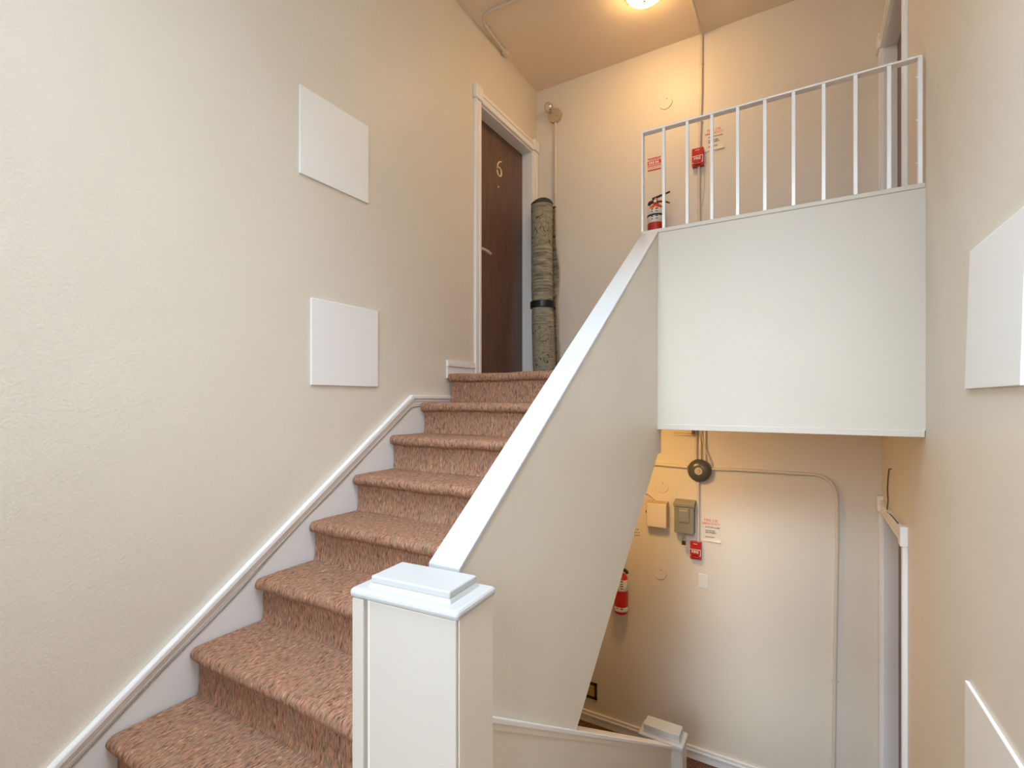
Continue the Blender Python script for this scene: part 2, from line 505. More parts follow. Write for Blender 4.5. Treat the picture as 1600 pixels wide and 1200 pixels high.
# under-side of the upper flight
s0, s1 = (2.80, -0.305), (1.10, -1.63)
struct('ceiling_stair', MB().prism_x([s0, (2.94, -0.2), (2.94, -0.168), (2.80, -0.17), (1.10, -1.50), s1], XL, XS0), 'wall', 'sloping beige underside of the upper stairs', 'ceiling')

# window behind the viewer
wn = thing('window_1', ((x0 + x1) / 2, YR - 0.08, z0), 'white framed landing window behind the viewer', 'window', kind='structure')
fw = 0.06
mb = MB().box(x0, x1, YR - 0.11, YR - 0.05, z0, z0 + fw).box(x0, x1, YR - 0.11, YR - 0.05, z1 - fw, z1)
mb.box(x0, x0 + fw, YR - 0.11, YR - 0.05, z0, z1).box(x1 - fw, x1, YR - 0.11, YR - 0.05, z0, z1)
xm = (x0 + x1) / 2
mb.box(xm - 0.02, xm + 0.02, YR - 0.10, YR - 0.06, z0, z1)
obj('window_frame', mb, 'trim', wn)
obj('pane', MB().box(x0 + fw, xm - 0.02, YR - 0.082, YR - 0.078, z0 + fw, z1 - fw), 'pane', wn)
obj('pane', MB().box(xm + 0.02, x1 - fw, YR - 0.082, YR - 0.078, z0 + fw, z1 - fw), 'pane', wn)

sw = thing('window_added', ((a0 + a1) / 2, (b0 + b1) / 2, ZC), 'unseen white framed skylight added above the half landing for overhead light', 'window', kind='structure')  # added out of view; sized and placed to lift light on the side walls
mb = MB().box(a0, a1, b0, b0 + 0.05, ZC + 0.03, ZC + 0.09).box(a0, a1, b1 - 0.05, b1, ZC + 0.03, ZC + 0.09).box(a0, a0 + 0.05, b0, b1, ZC + 0.03, ZC + 0.09).box(a1 - 0.05, a1, b0, b1, ZC + 0.03, ZC + 0.09)
obj('window_frame', mb, 'trim', sw)
obj('pane', MB().box(a0 + 0.05, a1 - 0.05, b0 + 0.05, b1 - 0.05, ZC + 0.06, ZC + 0.064), 'pane', sw)

# ------------------------------------------------------------------ balcony front and stair side walls
wb = thing('wall_balcony', ((XS1 + XR) / 2, YF + 0.04, ZB0), 'off-white balcony front wall below the metal railing', 'wall', kind='structure')
obj('front_panel', MB().box(XS1, XR, YF, YF + 0.08, ZB0 + 0.03, ZB1 - 0.012), 'offwhite', wb)
obj('bottom_trim', MB().box(XS1, XR - 0.003, YF - 0.004, YF + 0.08, ZB0, ZB0 + 0.03), 'offwhite', wb, bevel=0.002)
obj('sill', MB().box(XS0, XR, YF - 0.006, YF + 0.09, ZB1 - 0.012, ZB1 + 0.01), 'offwhite', wb, bevel=0.003)

SL = 0.7255                                   # pitch of the stair side wall
def capz(y): return 0.923 + SL * (y - 2.779)
ws = thing('wall_stair', ((XS0 + XS1) / 2, 1.9, -1.6), 'tan sloping side wall of the upper stairs with white cap', 'wall', kind='structure')
YN = 0.952                                    # back of the large newel
poly = [(YN, ZM - 0.3), (1.664, -1.19), (YF, -0.305), (YF + 0.078, -0.305), (YF + 0.078, ZB1 - 0.013), (YF, capz(YF) - 0.02), (YN, capz(YN) - 0.02)]
obj('side_panel', MB().prism_x(poly, XS0, XS1), 'wall', ws)
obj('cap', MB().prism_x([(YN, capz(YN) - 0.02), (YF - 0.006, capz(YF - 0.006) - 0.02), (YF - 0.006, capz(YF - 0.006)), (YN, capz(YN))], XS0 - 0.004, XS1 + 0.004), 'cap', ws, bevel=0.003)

XW0, XW1 = -0.80, -0.703                      # lower half wall
def lowz(y): return -0.84 - 0.6385 * (y - 1.112)
wl = thing('wall_stair_lower', ((XW0 + XW1) / 2, 2.1, ZL), 'low tan half wall descending towards the small newel post', 'wall', kind='structure')
poly = [(0.96, ZL), (3.10, ZL), (3.10, lowz(3.10) - 0.03), (1.66, lowz(1.66) - 0.03), (0.96, lowz(0.96) - 0.03)]
obj('side_panel', MB().prism_x(poly, XS1 + 0.001, XW1), 'wall', wl)
obj('back_panel', MB().prism_x([(0.96, ZL), (3.10, ZL), (3.10, lowz(3.10) - 0.03), (1.70, lowz(1.70) - 0.03), (0.96, -1.76)], XW0, XS1), 'wall', wl)
obj('cap', MB().prism_x([(0.96, lowz(0.96) - 0.018), (3.10, lowz(3.10) - 0.018), (3.10, lowz(3.10)), (0.96, lowz(0.96))], XS1 + 0.001, XW1 + 0.006), 'trim', wl, bevel=0.003)
obj('cap', MB().prism_x([(1.70, lowz(1.70) - 0.018), (3.10, lowz(3.10) - 0.018), (3.10, lowz(3.10)), (1.70, lowz(1.70))], XW0 - 0.006, XS1), 'trim', wl)
obj('cap_moulding', MB().prism_x([(0.96, lowz(0.96) - 0.036), (3.10, lowz(3.10) - 0.034), (3.10, lowz(3.10) - 0.018), (0.96, lowz(0.96) - 0.018)], XW1, XW1 + 0.003), 'wall', wl)

# ------------------------------------------------------------------ newel posts
def newel(label, cx, cy, rot, W, D, zb, zc, plate, bt, ov, loc_name='newel_post', tall=0.022):
    """W x D shaft about (cx, cy), cap underside at zc"""
    t = thing(loc_name, (cx, cy, zb), label, 'newel post')
    ca, sa = math.cos(rot), math.sin(rot)
    def ring(x0, x1, y0, y1, z): return [(cx + x * ca - y * sa, cy + x * sa + y * ca, z) for x, y in ((x0, y0), (x1, y0), (x1, y1), (x0, y1))]
    def bx(x0, x1, y0, y1, za, zz): return MB().frustum(ring(x0, x1, y0, y1, za), ring(x0, x1, y0, y1, zz))
    w, d = W / 2, D / 2
    obj('shaft', bx(-w + 0.004, w, -d + 0.010, d, zb, zc), 'newel_tan', t)
    obj('front_board', bx(-w + 0.047, w - 0.002, -d, -d + 0.011, zb, zc), 'newel', t, bevel=0.003)
    obj('edge_strip', bx(-w, -w + 0.034, -d - 0.004, d, zb, zc), 'newel', t, bevel=0.003)
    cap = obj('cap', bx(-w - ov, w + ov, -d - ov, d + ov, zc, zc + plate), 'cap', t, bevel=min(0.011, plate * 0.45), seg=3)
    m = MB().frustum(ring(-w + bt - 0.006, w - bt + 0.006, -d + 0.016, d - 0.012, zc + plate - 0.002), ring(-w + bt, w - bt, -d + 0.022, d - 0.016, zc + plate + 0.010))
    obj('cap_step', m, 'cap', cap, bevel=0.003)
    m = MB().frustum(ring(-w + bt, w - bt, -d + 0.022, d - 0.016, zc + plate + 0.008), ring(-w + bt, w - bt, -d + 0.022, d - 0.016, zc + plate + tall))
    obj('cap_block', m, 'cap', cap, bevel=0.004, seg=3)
    return t
# big newel: front right corner (-.689,.915), back right (-.70,1.084), turned 3.8 degrees
r = math.radians(3.8)
ux, uy = Vector((math.cos(r), math.sin(r))), Vector((-math.sin(r), math.cos(r)))
Wn, Dn = 0.279, 0.149
cc = Vector((-0.689, 0.915)) * 0.88 - ux * (Wn / 2) + uy * (Dn / 2)
newel('large white newel post with stepped cap at the foot of the upper stairs', cc.x, cc.y, r, Wn, Dn, ZM, -0.447, 0.021, 0.032, 0.007, tall=0.025)
newel('small newel post with rounded white cap at the lower end of the low half wall', -0.770, 3.150, 0.0, 0.255, 0.14, ZL, -2.113, 0.035, 0.018, 0.010, tall=0.045)

# ------------------------------------------------------------------ staircases
RUN, RISE = 0.291, 0.2055
def step_profile(y, zt, run, rise, sgn=1):
    """carpeted step: riser plane at y, tread top at zt going back by run; nosing sticks out towards the viewer; sgn flips direction"""
    n = []
    ov, th = 0.036, 0.064
    n.append((y + run + 0.012, zt))
    n.append((y + 0.06, zt + 0.001))
    n.append((y + 0.02, zt))
    for k in range(9):
        a = math.pi / 2 - math.pi * k / 8
        n.append((y - ov + 0.026 - 0.030 * math.cos(a), zt - 0.029 + 0.029 * math.sin(a)))
    n.append((y - 0.004, zt - th))
    n.append((y - 0.001, zt - th - 0.01))
    n.append((y, zt - rise * 0.7))
    n.append((y - 0.004, zt - rise + 0.012))
    n.append((y - 0.010, zt - rise + 0.001))
    n.append((y + 0.03, zt - rise - 0.012))
    n.append((y + 0.03, zt - 0.05))
    n.append((y + run + 0.012, zt - 0.05))
    if sgn < 0:
        n = [(2 * y - a, b) for a, b in n]
    return n
rnd = random.Random(4)
def make_step(name, prof, xa, xb, parent):
    ph = [rnd.uniform(0, 6.28) for _ in range(4)]
    def jit(x, j):
        e = 0.0025 * math.sin(7 * x + ph[0]) + 0.0015 * math.sin(19 * x + ph[1])
        f = 0.0020 * math.sin(9 * x + ph[2]) + 0.0012 * math.sin(23 * x + ph[3])
        k = 1.0 if 2 <= j <= 12 else 0.25
        return (e * k, f * k)
    o = obj(name, MB().prism_x(prof, xa, xb, 36, jit), 'carpet', parent, smooth=True)
    return o
st = thing('staircase', ((XL + XS0) / 2, 1.8, ZM), 'brown carpeted stairs climbing to the upper hallway and the door numbered 6', 'staircase')
for j in range(8):
    y = 2.890 - RUN * j
    zt = ZU - RISE * j
    xb = XS0 - 0.001
    if j == 7:
        xb = -0.905
    make_step('step', step_profile(y, zt, RUN if j else 0.03, RISE), XL + 0.022, xb, st)
sd = thing('staircase', ((XW1 + XR) / 2, 1.9, ZL), 'brown carpeted stairs going down to the lower hallway beside the low half wall', 'staircase')
r2 = (ZM - ZL) / 7
for j in range(7):
    y = 0.95 + 0.325 * j
    zt = ZM - r2 * j
    make_step('step', step_profile(y, zt, 0.325 if j else 0.10, r2, -1), XW1 + 0.002, XR - 0.002, sd)

# ------------------------------------------------------------------ skirting, mouldings, baseboards
def stz(y): return -0.692 + 0.712 * (y - 1.46)
YT = 2.475
bs = thing('baseboard_stair', (XL, 1.6, ZM), 'white moulding and grey-white skirt board stepping up the left wall beside the stairs', 'baseboard', kind='structure')
poly = [(0.55, ZM), (0.90, ZM), (2.885, -0.05), (2.885, 0.0), (YT, 0.0), (0.55, stz(0.55))]
obj('skirt_board', MB().prism_x(poly, XL, XL + 0.013), 'skirt', bs)
def strip(d0, d1, xo, name, mat='trim', bev=0.002):
    p = [(0.55, stz(0.55) - d1), (YT + 0.004 + d1 * 0.33, stz(YT) - d1 + 0.002), (2.885, stz(YT) - d1 + 0.002), (2.885, stz(YT) - d0), (YT, stz(YT) - d0), (0.55, stz(0.55) - d0)]
    obj(name, MB().prism_x(p, XL, XL + xo), mat, bs, bevel=bev)
off = -0.03
strip(0.0 + 0.0, 0.030, 0.030, 'moulding', bev=0.006)
strip(0.030, 0.046, 0.022, 'moulding', bev=0.003)
strip(0.046, 0.064, 0.017, 'moulding', 'skirt', bev=0.002)
bu = thing('baseboard_upper', (XL, 3.02, ZU), 'short white moulded baseboard beside the casing of the door numbered 6', 'baseboard', kind='structure')
obj('board', MB().box(XL, XL + 0.014, 2.860, 3.204, ZU - 0.03, ZU + 0.055), 'trim', bu, bevel=0.002)
obj('moulding', MB().box(XL, XL + 0.024, 2.856, 3.204, ZU + 0.055, ZU + 0.078), 'trim', bu, bevel=0.005)
obj('moulding', MB().box(XL, XL + 0.018, 2.858, 3.204, ZU + 0.078, ZU + 0.102), 'trim', bu, bevel=0.004)

def baseboard_back(name, xa, xb, z, label):
    b = thing(name, ((xa + xb) / 2, YB, z), label, 'baseboard', kind='structure')
    obj('board', MB().box(xa, xb, YB - 0.014, YB, z, z + 0.060), 'trim', b, bevel=0.002)
    obj('moulding', MB().box(xa, xb, YB - 0.024, YB, z + 0.060, z + 0.080), 'trim', b, bevel=0.005)
    obj('moulding', MB().box(xa, xb, YB - 0.018, YB, z + 0.080, z + 0.106), 'trim', b, bevel=0.004)
baseboard_back('baseboard_lower', XL, XR, ZL, 'white moulded baseboard along the foot of the lower back wall')
baseboard_back('baseboard_hall', XL + 0.03, XR, ZU, 'white moulded baseboard of the upper hallway, hidden behind the balcony')

# cable sagging along the underside of the moulding
pts = []
for i in range(61):
    y = 0.60 + (2.60 - 0.60) * i / 60
    z = min(stz(y), stz(YT)) - 0.072 - 0.010 * abs(math.sin(3.3 * y + 0.7)) - 0.004 * math.sin(11 * y)
    pts.append((XL + 0.0165, y, z))
pts.append((XL + 0.0165, 2.66, pts[-1][2] + 0.003)); 
put(obj('cable', MB().tube(pts, 0.0028, 6), 'cable', smooth=True), 'thin grey cable stapled under the white stair moulding', 'cable')

# ------------------------------------------------------------------ doors
def door(name, label, xf, sgn, y0, y1, zb, zh, cw0, cw1, rec=-0.105, jamb='trim', ros_t=0.034):
    """opening in a side wall at x = xf; sgn = +1 when the room lies towards +x"""
    d = thing(name, (xf, (y0 + y1) / 2, zb), label, 'door', kind='structure')
    def bx(xa, xb, *a):
        xa, xb = xf + sgn * xa, xf + sgn * xb
        return (min(xa, xb), max(xa, xb)) + a
    leaf = obj('door_leaf', MB().box(*bx(rec - 0.045, rec, y0, y1, zb, zh)), 'door', d)
    jt = 0.012
    obj('jamb', MB().box(*bx(rec - 0.05, 0.0, y0, y0 + 0.003, zb, zh)), jamb, d)
    obj('jamb', MB().box(*bx(rec, 0.001, y1 - jt, y1, zb, zh)), jamb, d)
    obj('head_jamb', MB().box(*bx(rec, 0.001, y0 + 0.003, y1 - jt, zh - jt, zh)), jamb, d)
    for (ya, yb) in ((y0 - cw0, y0 + 0.002), (y1 - 0.004, y1 + cw1)):
        c = obj('casing', MB().box(*bx(0.0, 0.016, ya, yb, zb, zh + 0.004)), 'trim', d, bevel=0.003)
        w = yb - ya
        for q in (0.0, 0.62):
            obj('bead', MB().box(*bx(0.015, 0.022, ya + w * q + 0.003, ya + w * (q + 0.36), zb, zh + 0.003)), 'trim', c, bevel=0.003)
        obj('corner_block', MB().box(*bx(0.0, ros_t, ya - 0.008, min(yb + 0.006, YB - 0.004), zh + 0.004, zh + 0.108)), 'trim', d, bevel=0.004)
    hc = obj('head_casing', MB().box(*bx(0.0, 0.016, y0 + 0.008, y1 - 0.010, zh + 0.002, zh + 0.084)), 'trim', d, bevel=0.003)
    obj('bead', MB().box(*bx(0.015, 0.024, y0 + 0.008, y1 - 0.010, zh + 0.056, zh + 0.084)), 'trim', hc, bevel=0.003)
    obj('bead', MB().box(*bx(0.015, 0.021, y0 + 0.008, y1 - 0.010, zh + 0.004, zh + 0.030)), 'trim', hc, bevel=0.003)
    return d, leaf, xf + sgn * rec
d1, leaf, xd = door('door_1', 'dark brown wooden door numbered 6 with white casing at the top of the stairs', XL, 1, DL[0], DL[1], ZU, DL[2], 0.080, 0.076)
# numeral 6
def six(cy, cz, h):
    m = MB(); x0, x1 = xd, xd + 0.004
    w = h * 0.62
    def ribbon(c, t):
        n = len(c); vs = []
        for i in range(n):
            a, b = Vector(c[max(i - 1, 0)]), Vector(c[min(i + 1, n - 1)])
            k = (b - a).normalized(); nn = Vector((-k.y, k.x))
            for sg in (-1, 1):
                q = Vector(c[i]) + nn * (sg * t[i] / 2)
                for xx in (x0, x1): vs.append((xx, cy + q.x, cz + q.y))
        fs = []
        for i in range(n - 1):
            a = 4 * i
            fs += [(a + 1, a + 3, a + 7, a + 5), (a, a + 4, a + 6, a + 2), (a, a + 1, a + 5, a + 4), (a + 2, a + 6, a + 7, a + 3)]
        fs += [(0, 2, 3, 1), (4 * n - 4, 4 * n - 3, 4 * n - 1, 4 * n - 2)]
        m.add(vs, fs)
    bowl = []; bt_ = []
    for i in range(29):
        a = 2 * math.pi * i / 28
        bowl.append((0.36 * w * math.cos(a), -0.22 * h + 0.255 * h * math.sin(a))); bt_.append(h * (0.045 + 0.10 * abs(math.cos(a))))
    ribbon(bowl, bt_)
    stem = [tuple(p) for p in (bez((-0.36 * w, -0.20 * h, 0), (-0.38 * w, 0.36 * h, 0), (0.40 * w, 0.47 * h, 0), 14))]
    stem = [(p[0], p[1]) for p in stem]
    ribbon(stem, [h * (0.145 - 0.095 * i / 14) for i in range(15)])
    return m
obj('number_six', six(3.752, 2.062, 0.150), 'brass', leaf, label='cream numeral 6')
obj('peephole', MB().lathe([(0.009, 0), (0.009, 0.004), (0.005, 0.006)], (xd, 3.737, 1.888), 'x', 12), 'brass', leaf)
hd = obj('lever_handle', MB().tube([(xd + 0.050, 3.385, 1.245), (xd + 0.052, 3.44, 1.247), (xd + 0.050, 3.50, 1.243), (xd + 0.044, 3.545, 1.238)], [0.013, 0.013, 0.014, 0.012], 10), 'lever', leaf, smooth=True)
obj('rose', MB().lathe([(0.028, 0), (0.028, 0.008), (0.012, 0.012), (0.011, 0.052)], (xd, 3.385, 1.245), 'x', 16), 'lever', leaf, smooth=True)

door('door_2', 'brown door in white casing behind the end of the balcony railing', XR, -1, DR[0], DR[1], ZU, ZHU, 0.045, 0.074, rec=-0.074)
door('door_3', 'white cased door opening on the lower hallway under the balcony', XR, -1, DR[0], DR[1], ZL, ZHL, 0.045, 0.074, rec=-0.080)

# ------------------------------------------------------------------ balcony railing
rl = thing('railing', (-0.18, YF + 0.03, ZB1 + 0.01), 'white flat-bar metal railing on the balcony edge', 'railing')
ZT = 1.519
yr0, yr1 = YF + 0.0, YF + 0.034
obj('top_rail', MB().box(-0.806, 0.440, yr0, yr1 + 0.008, ZT - 0.009, ZT), 'trim', rl, bevel=0.002)
obj('end_post', MB().box(-0.806, -0.796, yr0, yr1, ZB1 + 0.0101, ZT - 0.009), 'trim', rl, bevel=0.001)
obj('end_post', MB().box(0.424, 0.440, yr0, yr1, ZB1 + 0.0101, ZT - 0.009), 'trim', rl, bevel=0.001)
for q in range(3):
    obj('bolt', MB().lathe([(0.006, 0), (0.006, 0.003), (0.003, 0.005)], (0.424, YF + 0.018, 1.05 + 0.19 * q), '-x', 8), 'trim', rl)
bal0 = obj('baluster', MB().box(-0.690, -0.675, yr0 + 0.004, yr0 + 0.019, ZB1 + 0.0101, ZT - 0.009), 'trim', rl)
for k in range(1, 9):
    copy_at(bal0, 0.1256 * k, 0, 0, rl)

# ------------------------------------------------------------------ blank square panels
def panel_left(y0, y1, z0, z1, label, dz=0.0):
    p = [(y0, z0), (y1, z0), (y1, z1), (y0, z1)]
    o = obj('wall_panel', MB().prism_x(p, XL, XL + 0.011), 'panel', bevel=0.003)
    return put(o, label, 'panel', 'square white wall panels')
panel_left(1.643, 2.110, 1.166, 1.624, 'square white panel on the left wall, upper of the two beside the stairs')
panel_left(1.712, 2.186, 0.077, 0.537, 'square white panel on the left wall, lower of the two beside the stairs')
def panel_right(pts, label):
    o = obj('wall_panel', MB().prism_x(pts, XR - 0.011, XR), 'panel', bevel=0.003)
    return put(o, label, 'panel', 'square white wall panels')
panel_right([(1.640, 0.033), (2.126, 0.033), (2.066, 0.463), (1.600, 0.455)], 'white panel on the right wall beside the balcony front')
panel_right([(1.650, -1.355), (2.124, -1.375), (2.122, -0.903), (1.640, -0.880)], 'white panel low on the right wall in the bottom corner of the view')

# ------------------------------------------------------------------ conduits
def conduit(path, r, label, straps=(), extra=None, mat='conduit'):
    pts = [Vector(p) for p in path]
    lo = min(pts, key=lambda p: p.z)
    t = thing('conduit', tuple(lo), label, 'conduit')
    obj('pipe', MB().tube(pts, r, 10), mat, t, smooth=True)
    for (c, d) in straps:   # strap centre, axis of the pipe there ('x','y','z'); wall behind is +y, ceiling for 'c'
        x, y, z = c
        if d == 'z':
            m = MB().box(x - r - 0.016, x + r + 0.016, YB - 0.003, YB, z - 0.007, z + 0.007).lathe([(r + 0.0025, -0.007), (r + 0.0025, 0.007)], c, 'z', 12)
        elif d == 'x':
            m = MB().box(x - 0.007, x + 0.007, YB - 0.003, YB, z - r - 0.016, z + r + 0.016).lathe([(r + 0.0025, -0.007), (r + 0.0025, 0.007)], c, 'x', 12)
        else:
            m = MB().box(x - r - 0.018, x + r + 0.018, y - 0.008, y + 0.008, ZC - 0.003, ZC).lathe([(r + 0.003, -0.008), (r + 0.003, 0.008)], c, ((1, 0, 0), (0, 0, 1), (0, 1, 0)), 12)
        obj('strap', m, mat, t)
    return t
yc = YB - 0.0165
# on the ceiling, from lamp round to the corner above the door
zc_ = ZC - 0.0155
path = [(-1.0, 3.48, zc_), (-1.0, 3.36, zc_)] + bez((-1.0, 3.30, zc_), (-1.0, 3.19, zc_), (-1.10, 3.19, zc_)) + [(-1.86, 3.19, zc_)] + bez((-2.06, 3.180, zc_), (-2.19, 3.178, zc_), (-2.195, 3.31, zc_)) + [(-2.214, 3.62, zc_)]
cnd = conduit(path, 0.012, 'painted conduit bending across the ceiling towards the corner above the brown door', [((-2.196, 3.335, zc_), 'c')])
obj('end_fitting', MB().box(-2.234, -2.196, 3.60, 3.665, ZC - 0.036, ZC), 'conduit', cnd, bevel=0.006)
# ceiling to wall, down past the upper pull station
path = [(-0.80, 3.30, zc_), (-0.728, 3.86, zc_), (-0.733, 4.20, zc_)] + bez((-0.733, 4.225, zc_), (-0.733, yc, zc_), (-0.733, yc, zc_ - 0.05)) + [(-0.735, yc, 2.5), (-0.748, yc, 2.041)]
conduit(path, 0.011, 'painted conduit dropping from the ceiling behind the balcony railing', [((-0.734, yc, 2.73), 'z'), ((-0.742, yc, 2.26), 'z')])
conduit([(-0.752, yc, 1.892), (-0.750, yc, 1.4), (-0.750, yc, 0.32)], 0.011, 'painted conduit running down from the upper red pull station', [((-0.750, yc, 1.535), 'z')])
put(obj('wire', MB().tube([(-0.722, YB - 0.004, 1.888), (-0.712, YB - 0.004, 1.78), (-0.722, YB - 0.004, 1.62), (-0.732, YB - 0.004, 1.57)], 0.003, 6), 'conduit', smooth=True), 'thin painted wire hanging below the upper red pull station', 'wire')
conduit([(-2.042, yc, 2.63), (-2.042, yc, 0.30)], 0.012, 'straight painted conduit below the spotlight, passing behind the rolled rug', [((-2.042, yc, 2.28), 'z')])
# lower hallway
conduit([(-2.2, yc - 0.002, -0.533), (-1.087, yc - 0.002, -0.548), (-0.84, yc - 0.002, -0.555)], 0.014, 'level painted conduit joining the bell from behind the sloping stair wall', [((-1.6, yc, -0.541), 'x')])
path = [(-0.66, yc, -0.558), (-0.50, yc, -0.551), (0.02, yc, -0.548)] + bez((0.03, yc, -0.548), (0.185, yc, -0.550), (0.189, yc, -0.72)) + [(0.190, yc, -1.0), (0.176, yc, -2.0), (0.166, yc, -2.835)]
conduit(path, 0.0128, 'long conduit from the bell round the bend and down the lower back wall', [((-0.519, yc, -0.552), 'x'), ((0.190, yc, -0.995), 'z'), ((0.1755, yc, -2.03), 'z'), ((0.167, yc, -2.60), 'z')])
for xx, lab in ((-0.775, 'vertical conduit above the bell, nearest the ceiling box'), (-0.742, 'vertical conduit above the bell, middle of the three'), (-0.706, 'vertical conduit above the bell, farthest from the ceiling box')):
    conduit([(xx, yc, ZB0), (xx, yc, -0.50)], 0.010, lab)
put(obj('wire', MB().tube([(-0.735, YB - 0.028, -0.20), (-0.722, YB - 0.028, -0.33), (-0.695, YB - 0.025, -0.42), (-0.665, YB - 0.02, -0.49), (-0.655, YB - 0.018, -0.53)], 0.005, 6), 'conduit', smooth=True), 'loose painted wire curving down to the right of the bell', 'wire')
conduit([(-0.757, yc, -0.62), (-0.757, yc, -1.156)], 0.010, 'short conduit from the bell down to the lower red pull station', [((-0.757, yc, -0.68), 'z')])

# ceiling junction box beside the vertical conduits
jb = thing('junction_box', (-0.845, YB - 0.06, -0.29), 'flat metal junction box under the lower ceiling above the bell', 'junction box')
obj('body', MB().box(-0.925, -0.790, YB - 0.115, YB, -0.272, ZB0), 'tan_metal', jb, bevel=0.003)
obj('lid', MB().box(-0.929, -0.786, YB - 0.119, YB, -0.290, -0.2721), 'tan_metal', jb, bevel=0.003)

# ------------------------------------------------------------------ ceiling lamps
def dome(cx, cy, zc, glass, label):
    t = thing('ceiling_lamp', (cx, cy, zc), label, 'lamp')
    obj('base', MB().lathe([(0.139, 0), (0.141, 0.010), (0.141, 0.034), (0.137, 0.036)], (cx, cy, zc), '-z', 32), 'white', t, smooth=True)
    prof = [(0.134, 0.030), (0.135, 0.036)] + [(0.135 * math.cos(a), 0.036 + 0.062 * math.sin(a)) for a in [k * math.pi / 2 / 9 for k in range(1, 9)]] + [(0.012, 0.098)]
    obj('glass_shade', MB().lathe(prof, (cx, cy, zc), '-z', 36), glass, t, smooth=True)
    obj('finial', MB().lathe([(0.013, 0.096), (0.013, 0.104), (0.006, 0.112)], (cx, cy, zc), '-z', 14), 'steel', t, smooth=True)
    return t
dome(-1.005, 3.575, ZC, 'glow_up', 'glowing glass ceiling lamp at the top edge of the view')
dome(-1.09, 3.46, ZB0 + 0.002, 'glow_lo', 'glowing ceiling lamp of the lower hallway, hidden behind the stair wall')

# ------------------------------------------------------------------ emergency spotlight
el = thing('spotlight', (-2.045, YB, 2.62), 'round tan wall box with one chrome spotlight head above the rug', 'spotlight')
obj('box', MB().lathe([(0.068, 0), (0.068, 0.030), (0.066, 0.036), (0.060, 0.038)], (-2.047, YB, 2.685), '-y', 28), 'tan_metal', el, smooth=True)
obj('screw', MB().lathe([(0.005, 0.038), (0.005, 0.041)], (-2.018, YB, 2.672), '-y', 8), 'dark', el)
ax = Vector((-0.25, -0.80, -0.45)).normalized()
u = ax.cross(Vector((0, 0, 1))).normalized(); w = u.cross(ax)
hc = (-2.085, YB - 0.060, 2.755)
hd = obj('lamp_head', MB().lathe([(0.012, -0.036), (0.026, -0.026), (0.041, 0.0), (0.045, 0.020), (0.040, 0.021)], hc, (u, w, ax), 24), 'tan_metal', el, smooth=True)
obj('lens', MB().lathe([(0.040, 0.018), (0.038, 0.024), (0.025, 0.032), (0.009, 0.036)], hc, (u, w, ax), 20), 'chrome', hd, smooth=True)
obj('swivel', MB().tube([(-2.062, YB - 0.030, 2.715), (-2.07, YB - 0.048, 2.738), (-2.078, YB - 0.050, 2.752)], 0.010, 8), 'tan_metal', el, smooth=True)

# ------------------------------------------------------------------ rolled rug
rg = thing('rolled_rug', (-2.055, 4.12, ZU), 'tall rolled grey-green patterned rug leaning in the corner beside the door', 'rug')
def rug_c(z):
    t = (z - ZU) / (1.815 - ZU)
    return Vector((-2.062 - 0.034 * t - 0.010 * math.sin(math.pi * t), 4.080 + 0.012 * t, z))
cross = []
turns = 2.3
NS = 74
for i in range(NS + 1):
    s = i / NS
    a = math.radians(-20) + (s - 1) * turns * 2 * math.pi
    rr = 0.056 + 0.052 * s
    if s > 0.95: rr += (s - 0.95) / 0.05 * 0.020
    cross.append((math.cos(-a + math.pi / 6), math.sin(-a + math.pi / 6), rr))
th = 0.009
NZ = 22
vs = []; fs = []
n2 = 2 * (NS + 1)
for k in range(NZ + 1):
    z = ZU + 0.001 + (1.813 - ZU) * k / NZ
    c = rug_c(z)
    tt = k / NZ
    sq = 1.0 + 0.03 * math.sin(5 * tt + 1) - 0.05 * math.exp(-((tt - 0.42) / 0.05) ** 2)
    for side in (0, 1):
        for i, (cx, cy_, rr) in enumerate(cross):
            fl = 1 + (0.25 * math.exp(-((tt - 0.62) / 0.12) ** 2) if i > NS - 5 else 0)
            q = (rr * (fl if i > NS - 5 else 1) + (th if side else 0)) * sq
            zz = z + (0.012 * math.sin(i * 0.4) * tt if k == NZ else 0)
            vs.append((c.x + cx * q, c.y + cy_ * q, zz))
for k in range(NZ):
    for side in (0, 1):
        for i in range(NS):
            a = k * n2 + side * (NS + 1) + i
            f = (a, a + 1, a + 1 + n2, a + n2)
            fs.append(f if side == 0 else tuple(reversed(f)))
    for i in (0, NS):
        a = k * n2 + i; b = a + NS + 1
        fs.append((a, b, b + n2, a + n2))
for k in (0, NZ):
    for i in range(NS):
        a = k * n2 + i; b = a + NS + 1
        fs.append((a, a + 1, b + 1, b))
obj('roll', MB().add(vs, fs), 'rug', rg, smooth=True)
c0 = rug_c(0.878)
prof = [(0.1165, -0.030), (0.1190, -0.028), (0.1190, 0.028), (0.1165, 0.030)]
obj('strap', MB().lathe(prof, (c0.x, c0.y, 0.868), 'z', 36), 'black', rg, smooth=True)

